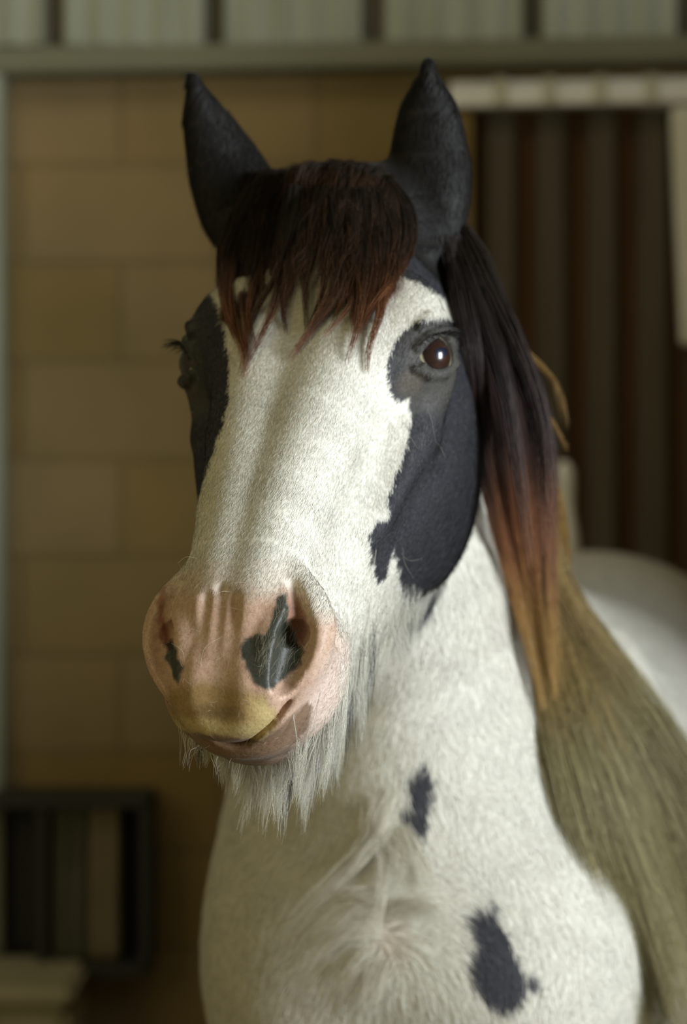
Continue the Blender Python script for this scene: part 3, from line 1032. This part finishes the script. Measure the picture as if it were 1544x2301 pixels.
# long loose chest hair
ch = Hair()
CH = [[(850, 1840), (820, 1905), (760, 1965), (700, 2030), (640, 2110)], [(860, 1860), (835, 1900), (790, 1950), (735, 2000)], [(868, 1870), (872, 1960), (868, 2040), (840, 2100)],
      [(880, 1870), (905, 1930), (895, 2010)], [(900, 1850), (935, 1900), (960, 1960), (1000, 2030)], [(840, 1800), (830, 1850), (845, 1900)], [(870, 1780), (850, 1840), (830, 1890)], [(850, 2060), (790, 2060), (740, 2090), (710, 2130)],
      [(850, 2020), (800, 2010), (760, 2030)], [(840, 2140), (800, 2180), (770, 2230)], [(860, 2150), (830, 2220), (820, 2290)], [(890, 2060), (960, 2040), (1040, 2075)], [(845, 2100), (770, 2110), (700, 2170)]]
for pts in CH:
    for k in range(3):
        o_ = rng.uniform(-18, 18, 2)
        G = guide([(x + o_[0], y + o_[1]) for x, y in pts], [.003, .012, .016, .012], dflt=2.62)
        S, tt = strands(G, 16, .010, .003, wave=.004, short=(.5, 1.05))
        ch.add(S, rng.uniform(.0002, .0003, 16), np.broadcast_to(np.array((.76, .72, .60)), S.shape) * rng.uniform(.8, 1.1, (16, 1, 1)))
ch.build('chest_hair', M_SOFT)

# whiskers on the muzzle and pale hairs inside the nostril
wk = Hair()
def fine(p0, p1, bend, rad=.00013, colr=(.75, .70, .58), rise=.006):
    p0 = np.array(p0, float); p1 = np.array(p1, float)
    Y = surfY([p0, p1]); Y = np.where(np.isnan(Y), np.nanmin(Y) if not np.isnan(Y).all() else 2.1, Y)
    if abs(Y[1] - Y[0]) > .05: Y[:] = Y.min()
    n_ = np.array([-(p1 - p0)[1], (p1 - p0)[0]]); m_ = (p0 + p1) / 2 + n_ * bend
    G = resample([at(*p0, Y[0] + .001), at(*m_, Y.mean() - rise), at(*p1, Y[1] - rise * .8)], 8)
    wk.add(G[None], rad, np.broadcast_to(np.array(colr), (1, 8, 3)))
for a_, b_, c_ in [((395, 1310), (398, 1262), .3), ((400, 1265), (445, 1255), -.2), ((385, 1382), (440, 1380), .15), ((440, 1380), (560, 1375), -.12), ((390, 1420), (450, 1385), -.1), ((560, 1375), (600, 1400), -.15),
                   ((410, 1430), (450, 1420), -.3), ((455, 1455), (485, 1448), -.3), ((450, 1500), (500, 1430), -.2), ((520, 1425), (560, 1440), .2), ((470, 1480), (500, 1475), .2), ((400, 1300), (470, 1315), .1),
                   ((520, 1330), (480, 1345), .2), ((610, 1330), (560, 1350), .2), ((415, 1490), (385, 1445), .2), ((560, 1310), (500, 1318), .1), ((440, 1680), (425, 1700), .2), ((490, 1700), (486, 1722), .1), ((520, 1704), (515, 1730), .1)]:
    fine(a_, b_, c_)
for k in range(70):
    a_ = rng.uniform([400, 1320], [700, 1690]); d = rng.normal(0, 1, 2); d /= np.linalg.norm(d)
    fine(a_, a_ + d * rng.uniform(14, 34), rng.uniform(-.2, .2), .00008, (.62, .52, .40), .003)
for k in range(230):
    a_ = rng.uniform([572, 1350], [680, 1535])
    if inside(a_[None], SPOT_L)[0] < 3: continue
    fine(a_, a_ + np.array([rng.uniform(-6, 22), rng.uniform(-42, -18)]), rng.uniform(-.15, .15), .00009, (.40, .38, .28), .004)
for a_, b_, c_ in [((955, 905), (978, 990), -.05), ((978, 990), (1002, 1030), -.05), ((900, 1240), (950, 1255), .25), ((905, 1230), (930, 1300), .1), ((880, 1030), (905, 1075), .1), ((915, 960), (940, 1010), .05)]:
    fine(a_, b_, c_, .00013, (.55, .52, .44), .012)
wk.build('whiskers', M_SOFT)['kind'] = 'stuff'

# tail, hidden behind the body in the photograph
tl = Hair()
for k in range(40):
    o_ = rng.normal(0, .02, 3)
    g_ = from_body([[-1.74, 0, 1.22], [-1.86, 0, 1.15], [-1.92, 0, .85], [-1.90, 0, .35]])
    S, tt = strands(resample(g_ + o_, 10), 30, .02, .03, wave=.01)
    tl.add(S, .0006, np.broadcast_to(np.array((.55, .48, .32)), S.shape) * rng.uniform(.6, 1.1, (30, 1, 1)))
tl.build('tail', M_SOFT)


# ------------------------------------------------------------------ eyes
def eye_nodes(nt, p):
    tc = nt.nodes.new('ShaderNodeTexCoord'); sx = nt.nodes.new('ShaderNodeSeparateXYZ'); nt.links.new(tc.outputs['Object'], sx.inputs[0])
    def math_(op, a_, b_=None):
        m = nt.nodes.new('ShaderNodeMath'); m.operation = op
        for i_, v in enumerate((a_, b_)):
            if v is None: continue
            if isinstance(v, (int, float)): m.inputs[i_].default_value = v
            else: nt.links.new(v, m.inputs[i_])
        return m.outputs[0]
    x, y = sx.outputs[0], sx.outputs[1]
    r = math_('SQRT', math_('ADD', math_('POWER', x, 2), math_('POWER', y, 2)))
    rr_ = math_('DIVIDE', r, ER * HS)
    n = noise(nt, 700, 3)
    rn = math_('ADD', rr_, math_('MULTIPLY', math_('SUBTRACT', n.outputs['Fac'], .5), .05))
    iris = ramp(nt, rn, [(.30, (.026, .010, .0075)), (.56, (.022, .009, .007)), (.64, (.012, .007, .006)), (.70, (.55, .47, .34))])
    iris.color_ramp.interpolation = 'LINEAR'
    pr_ = math_('SQRT', math_('ADD', math_('POWER', math_('DIVIDE', x, .0085), 2), math_('POWER', math_('DIVIDE', y, .0048), 2)))
    pm = ramp(nt, pr_, [(.90, (1, 1, 1)), (1.0, (0, 0, 0))])
    geo = nt.nodes.new('ShaderNodeMix'); geo.data_type = 'RGBA'
    nt.links.new(pm.outputs[0], geo.inputs[0]); nt.links.new(iris.outputs[0], geo.inputs[6]); geo.inputs[7].default_value = (.003, .007, .022, 1)
    nt.links.new(geo.outputs[2], p.inputs['Base Color'])
    p.inputs['Roughness'].default_value = .25
    p.inputs['Coat Weight'].default_value = 1.0; p.inputs['Coat Roughness'].default_value = .02; p.inputs['Coat IOR'].default_value = 1.45


M_EYE = mat('wet_brown_eye', rough=.2, build=eye_nodes)
M_LASH = mat('dark_lash', (.012, .011, .011), .5)
import bmesh
for sg in (1, -1):
    cen_ = from_head([(EYE + _en * .0065) * [1, sg, 1]])[0]
    gl = (_en * [1, sg, 1]) @ HM
    gaze = np.array([.50 * sg, -1, .03]) if sg > 0 else gl * .8 + np.array([0, -.35, 0])
    gaze = gaze / np.linalg.norm(gaze) * .46 + gl * .54; gaze /= np.linalg.norm(gaze)
    bm = bmesh.new(); bmesh.ops.create_uvsphere(bm, u_segments=64, v_segments=40, radius=ER * HS)
    for v in bm.verts:
        if v.co.z > ER * HS * .78: v.co.z *= 1.0 + .10 * (v.co.z / (ER * HS) - .78) / .22
    for f_ in bm.faces: f_.smooth = True
    em = bpy.data.meshes.new('eye'); bm.to_mesh(em); bm.free(); em.materials.append(M_EYE)
    z_ = Vector(gaze); x_ = Vector((0.93, .1, .25)); x_ = (x_ - z_ * x_.dot(z_)).normalized(); y_ = z_.cross(x_)
    eo = bpy.data.objects.new('eye', em); C.objects.link(eo); eo.parent = HROOT; eo.matrix_parent_inverse = INV
    Mx = Matrix((x_, y_, z_)).transposed().to_4x4(); Mx.translation = Vector(cen_)
    eo.matrix_basis = Mx
    # lashes along the upper lid
    lh = Hair()
    lids = [(940, 776), (958, 760), (980, 752), (1005, 754), (1028, 764)]
    Yl = surfY(lids)
    lw = [at(a_, b_, y) for (a_, b_), y in zip(lids, np.where(np.isnan(Yl), 2.31, Yl))]
    line = resample(lw, 70)
    hl = to_head(line) * [1, sg, 1]
    line = from_head(hl)
    for k, pnt in enumerate(line):
        s_ = k / 69
        out = gl * .9 + np.array([0, 0, -.25]) + HU * (-.6 * s_) + rng.normal(0, .12, 3)
        if sg < 0: out = gl * 1.0 + np.array([-.3, 0, .05 - .4 * s_]) + rng.normal(0, .15, 3)
        out /= np.linalg.norm(out)
        Lh_ = (.010 + .013 * math.sin(s_ * 2.6)) * rng.uniform(.7, 1.1)
        G = resample([pnt - out * .001, pnt + out * Lh_ * .55 + np.array([0, 0, .0]), pnt + out * Lh_ + np.array([0, 0, -.004])], 6)
        lh.add(G[None], .00028, np.broadcast_to(np.array((.012, .011, .011)), (1, 6, 3)))
    lo_ = lh.build('eyelashes', M_LASH, parent=eo)
    lo_.matrix_parent_inverse = (Matrix.Translation(Vector(HROOT.location)) @ INV @ Mx).inverted()


# ------------------------------------------------------------------ the stable behind
WY = 4.94
def wx(px, Y=WY): return (px - 772) * Y / F
def wz(py, Y=WY): return CAMZ - (py - 1150.5) * Y / F


def mesh_obj(name, bm, m, parent=None, smoothf=False, label=None):
    me = bpy.data.meshes.new(name); bm.to_mesh(me); bm.free()
    if smoothf:
        for p_ in me.polygons: p_.use_smooth = True
    me.materials.append(m)
    o = bpy.data.objects.new(name, me); C.objects.link(o)
    if parent is not None: o.parent = parent
    if label: o['label'] = label
    return o


def add_box(bm, lo, hi, bev=0.0, seg=2):
    lo = Vector(lo); hi = Vector(hi)
    r = bmesh.ops.create_cube(bm, size=1.0)
    vs = r['verts']
    for v in vs:
        v.co = Vector([(lo[i] + hi[i]) / 2 + v.co[i] * (hi[i] - lo[i]) for i in range(3)])
    if bev:
        es = list({e for v in vs for e in v.link_edges})
        bmesh.ops.bevel(bm, geom=es, offset=bev, segments=seg, affect='EDGES')
    return vs


def box(name, lo, hi, m, parent=None, bev=.004, label=None):
    bm = bmesh.new(); add_box(bm, lo, hi, bev)
    return mesh_obj(name, bm, m, parent, label=label)


def empty(name, loc):
    o = bpy.data.objects.new(name, None); C.objects.link(o); o.location = loc; o.empty_display_size = .1
    return o


def under(o, root):
    o.parent = root; o.matrix_parent_inverse = Matrix.Translation(-Vector(root.location)); return o


def block_nodes(nt, p):
    tc = nt.nodes.new('ShaderNodeTexCoord'); mp = nt.nodes.new('ShaderNodeMapping')
    mp.inputs['Rotation'].default_value = (math.pi / 2, 0, 0)
    mp.inputs['Location'].default_value = (.658, -.02, 0)
    nt.links.new(tc.outputs['Object'], mp.inputs[0])
    # object coords turned so that the courses run along X and stack along Z
    sx = nt.nodes.new('ShaderNodeSeparateXYZ'); cx = nt.nodes.new('ShaderNodeCombineXYZ')
    nt.links.new(tc.outputs['Object'], sx.inputs[0])
    a1 = nt.nodes.new('ShaderNodeMath'); a1.operation = 'ADD'; a1.inputs[1].default_value = .4565 + 4.0
    a2 = nt.nodes.new('ShaderNodeMath'); a2.operation = 'ADD'; a2.inputs[1].default_value = -.010 + 2.0
    nt.links.new(sx.outputs[0], a1.inputs[0]); nt.links.new(sx.outputs[2], a2.inputs[0])
    nt.links.new(a1.outputs[0], cx.inputs[0]); nt.links.new(a2.outputs[0], cx.inputs[1])
    b = nt.nodes.new('ShaderNodeTexBrick'); b.offset = .5
    b.inputs['Scale'].default_value = 1.0; b.inputs['Brick Width'].default_value = .40; b.inputs['Row Height'].default_value = .20
    b.inputs['Mortar Size'].default_value = .010; b.inputs['Mortar Smooth'].default_value = .5
    b.inputs['Color1'].default_value = (.24, .175, .065, 1); b.inputs['Color2'].default_value = (.27, .205, .11, 1); b.inputs['Mortar'].default_value = (.20, .150, .068, 1)
    nt.links.new(cx.outputs[0], b.inputs['Vector'])
    n = noise(nt, 3, 3); r = ramp(nt, n.outputs['Fac'], [(.3, (.82, .82, .80)), (.7, (1.08, 1.04, 1.04))])
    mx = nt.nodes.new('ShaderNodeMix'); mx.data_type = 'RGBA'; mx.blend_type = 'MULTIPLY'; mx.inputs[0].default_value = 1
    nt.links.new(b.outputs['Color'], mx.inputs[6]); nt.links.new(r.outputs[0], mx.inputs[7]); nt.links.new(mx.outputs[2], p.inputs['Base Color'])
    bump(nt, p, b.outputs['Fac'], -.6, .006)


def noisy(c1, c2, scale, stretch=(1, 1, 1)):
    def f(nt, p):
        n = noise(nt, scale, 4, stretch=stretch)
        r = ramp(nt, n.outputs['Fac'], [(.3, c1), (.7, c2)])
        nt.links.new(r.outputs[0], p.inputs['Base Color'])
        bump(nt, p, n.outputs['Fac'], .2, .004)
    return f


M_BLOCK = mat('tan_block', rough=.9, spec=.2, build=block_nodes)
M_SHEET = mat('grey_green_sheet', rough=.6, spec=.3, build=noisy((.27, .29, .22), (.36, .38, .31), 4, (6, 6, .6)))
M_BEAM = mat('painted_beam', rough=.7, spec=.3, build=noisy((.15, .148, .092), (.19, .187, .125), 3))
M_GAP = mat('dark_gap', (.10, .085, .055), .9)
M_WOOD = mat('brown_boards', rough=.8, spec=.2, build=noisy((.065, .034, .014), (.10, .053, .021), 5, (8, 8, .5)))
M_BATTEN = mat('grey_batten', rough=.8, spec=.2, build=noisy((.10, .085, .064), (.125, .108, .084), 5, (8, 8, .5)))
M_WHITE = mat('white_paint', rough=.55, spec=.4, build=noisy((.80, .80, .72), (.92, .92, .88), 9))
M_STRAP = mat('dull_strap', (.55, .54, .40), .6)
M_FLOOR = mat('straw_floor', rough=.95, spec=.1, build=noisy((.10, .075, .04), (.20, .15, .08), 9))
M_BOX = mat('black_plastic', (.022, .022, .020), .6)
M_CLOTHG = mat('grey_green_cloth', rough=.9, spec=.1, build=noisy((.20, .20, .14), (.26, .26, .19), 12))
M_CLOTHB = mat('beige_cloth', rough=.9, spec=.1, build=noisy((.42, .35, .23), (.5, .42, .29), 12))
M_BIN = mat('pale_bin', rough=.6, spec=.3, build=noisy((.33, .31, .20), (.42, .38, .26), 6))

box('floor', (-3.2, -.8, -.12), (3.4, 5.3, 0), M_FLOOR, bev=0)['kind'] = 'structure'
xd = wx(1062)
box('wall_back', (-3.2, WY, 0), (xd, WY + .2, 3.4), M_BLOCK, bev=0)['kind'] = 'structure'
box('wall_back', (xd + 1.55, WY, 0), (3.4, WY + .2, 3.4), M_BLOCK, bev=0)['kind'] = 'structure'
box('wall_light_blocker', (1.2, 2.55, 0), (1.32, WY - .09, 2.36), M_BLOCK, bev=0)['kind'] = 'structure'  # unseen wall, added to keep the doorway light off rump and background
box('wall_top', (xd, WY + .001, wz(178)), (xd + 1.55, WY + .2, 3.4), M_BLOCK, bev=0)['kind'] = 'structure'

# ribbed sheeting over a beam, along the top of the wall
root = empty('trim_2', (0, WY - .06, wz(160)))
root['kind'] = 'structure'
bm = bmesh.new()
z0, z1 = wz(112), wz(112) + .75


slots = [wx(c_) for c_ in (125 - 6 * 355, 125 - 5 * 355, 125 - 4 * 355, 125 - 3 * 355, 125 - 2 * 355, 125 - 355, 125, 485, 838, 1190, 1538, 1890, 2245, 2600, 2955, 3310)]
xs_ = np.arange(-3.19, 3.3, .0065)
ys_ = []
for xx in xs_:
    d_ = WY - .055 - .006 * math.cos(xx / .061 * 2 * math.pi)
    for s_ in slots:
        if abs(xx - s_) < .021: d_ = WY - .004
    ys_.append(d_)
vb = [bm.verts.new((a_, b_, z0)) for a_, b_ in zip(xs_, ys_)]
vt = [bm.verts.new((a_, b_, z1)) for a_, b_ in zip(xs_, ys_)]
vb2 = [bm.verts.new((a_, max(b_, WY - .01), z0)) for a_, b_ in zip(xs_, ys_)]
for i in range(len(xs_) - 1):
    bm.faces.new((vb[i], vb[i + 1], vt[i + 1], vt[i])); bm.faces.new((vb2[i], vb2[i + 1], vb[i + 1], vb[i]))
under(mesh_obj('ribbed_sheet', bm, M_SHEET), root)
for s_ in slots:
    under(box('slot_lining', (s_ - .0225, WY - .012, z0 + .002), (s_ + .0225, WY - .002, z1), M_GAP, bev=0), root)

bm = bmesh.new(); add_box(bm, (-3.19, WY - .085, wz(168)), (3.3, WY, wz(110)), .006)
for v in bm.verts:
    v.co.z += (v.co.x) * .018
under(mesh_obj('beam', bm, M_BEAM), root)

# sliding door: brown boards with grey battens, white head rail and edge post
d1 = empty('door_1', (xd + .7, WY + .05, 0)); d1['kind'] = 'structure'
under(box('board_panel', (xd, WY + .06, 0), (xd + 1.5, WY + .10, wz(230)), M_WOOD, bev=0), d1)
for k in range(12):
    c_ = wx(1128 + 114.5 * k)
    if c_ + .04 > xd + 1.5: break
    under(box('batten', (c_ - .029, WY + .035, 0), (c_ + .029, WY + .062, wz(236)), M_BATTEN, bev=.004), d1)
bm = bmesh.new()
add_box(bm, (wx(1010, WY - .03), WY - .03, wz(238, WY - .03)), (xd + 1.5, WY + .03, wz(182, WY - .03)), .004)
for v in bm.verts: v.co.z += (v.co.x - .25) * .020
under(mesh_obj('head_rail', bm, M_WHITE), d1)
for c_ in (1125, 1235, 1350, 1465, 1580, 1695):
    X_ = wx(c_, WY - .035)
    zz = (X_ - .25) * .020
    under(box('rail_strap', (X_ - .014, WY - .036, wz(239, WY) + zz), (X_ + .014, WY - .031, wz(181, WY) + zz), M_STRAP, bev=.001), d1)
bm = bmesh.new()
add_box(bm, (0, WY - .02, wz(775)), (1, WY + .03, wz(242)), 0)
for v in bm.verts:
    topv = v.co.z > 2
    v.co.x = (wx(1508) if topv else wx(1532)) if v.co.x < .5 else wx(1625)
bmesh.ops.bevel(bm, geom=bm.edges[:], offset=.006, segments=2, affect='EDGES')
under(mesh_obj('edge_board', bm, M_WHITE), d1)

bm = bmesh.new(); add_box(bm, (wx(-90, 4.9), 4.86, 0), (wx(10, 4.9), 4.93, wz(175)), .006)
o = mesh_obj('trim_1', bm, M_SHEET); o['kind'] = 'structure'

# white wrapped pole beyond the horse's back
bm = bmesh.new()
Yp = 4.55
pa = Vector(at(1268, 1036, Yp)); pb = Vector((pa.x + .115, Yp, 0))
n = 90
rings = []
for i in range(n + 1):
    t = i / n; c_ = pa.lerp(pb, t)
    r_ = .0155 * (1 + .16 * math.sin(i * .9)) * (1 if i > 0 else .5)
    rings.append([bm.verts.new(c_ + Vector((math.cos(a_) * r_, math.sin(a_) * r_, 0))) for a_ in [k * math.pi / 6 for k in range(12)]])
for r1, r2 in zip(rings[:-1], rings[1:]):
    for k in range(12): bm.faces.new((r1[k], r1[(k + 1) % 12], r2[(k + 1) % 12], r2[k]))
bm.faces.new(rings[0][::-1]); bm.faces.new(rings[-1])
o = mesh_obj('pole', bm, mat('white_wrapping', (.95, .95, .99), .4), smoothf=True)
tag(o, "slim white wrapped pole standing behind the horse's mane and back", 'pole')

# black wall box with two cloths, lower left, and the pale bin under it
Yb = 4.72
root = empty('wall_box', (wx(100), WY, wz(2170)))
tag(root, 'black open box fixed low on the block wall at left', 'box')
L_, R_, T_, B_ = wx(-160, Yb), wx(335, Yb), wz(1800, Yb), wz(2185, Yb)
under(box('back_panel', (L_, WY - .02, B_), (R_, WY - .001, T_), M_BOX), root)
under(box('side_panel', (L_, Yb, B_), (L_ + .02, WY - .02, T_), M_BOX), root)
under(box('side_panel', (R_ - .02, Yb, B_), (R_, WY - .02, T_), M_BOX), root)
under(box('top_panel', (L_, Yb, T_ - .015), (R_, WY - .02, T_ + .006), M_BOX), root)
under(box('bottom_panel', (L_, Yb, B_ - .01), (R_, WY - .02, B_ + .015), M_BOX), root)
under(box('shelf_divider', (wx(105, Yb) - .02, Yb + .005, B_ + .015), (wx(105, Yb), WY - .02, T_ - .015), M_BOX), root)


def cloth(name, x0, x1, zt, zb, y, m, label):
    bm = bmesh.new(); nx, nz = 26, 12; g = []
    for j in range(nz + 1):
        row = []
        for i in range(nx + 1):
            u = i / nx
            row.append(bm.verts.new((x0 + (x1 - x0) * u, y + .008 * math.sin(u * 13 + j * .1), zt + (zb - zt) * j / nz)))
        g.append(row)
    for j in range(nz):
        for i in range(nx): bm.faces.new((g[j][i], g[j + 1][i], g[j + 1][i + 1], g[j][i + 1]))
    bmesh.ops.solidify(bm, geom=bm.faces[:], thickness=.012)
    o = mesh_obj(name, bm, m, smoothf=True)
    return tag(o, label, 'cloth', 'cloths standing in the black wall box')


cloth('folded_cloth', wx(112, Yb - .03), wx(188, Yb - .03), wz(1800, Yb) - .016, B_ + .016, Yb + .03, M_CLOTHG, 'grey-green folded cloth in the black box, left of the beige one')
cloth('folded_cloth', wx(192, Yb - .03), wx(262, Yb - .03), wz(1800, Yb) - .016, B_ + .016, Yb + .03, M_CLOTHB, 'beige folded cloth in the black box, right of the grey-green one')

root = empty('feed_bin', (wx(40, 4.55), 4.62, 0))
tag(root, 'pale beige bin standing at the wall below the black box', 'bin')
zt = wz(2215, 4.5)
bm = bmesh.new()
add_box(bm, (wx(-170, 4.5), 4.48, 0), (wx(160, 4.5), 4.80, zt - .035), .02, 4)
for v in bm.verts:
    k = .9 + .1 * v.co.z / zt
    cx_ = (wx(-170, 4.5) + wx(160, 4.5)) / 2
    v.co.x = cx_ + (v.co.x - cx_) * k
under(mesh_obj('bin_body', bm, M_BIN), root)
bm = bmesh.new(); add_box(bm, (wx(-178, 4.5), 4.47, zt - .035), (wx(166, 4.5), 4.81, zt), .012, 3)
under(mesh_obj('lid', bm, M_BIN), root)
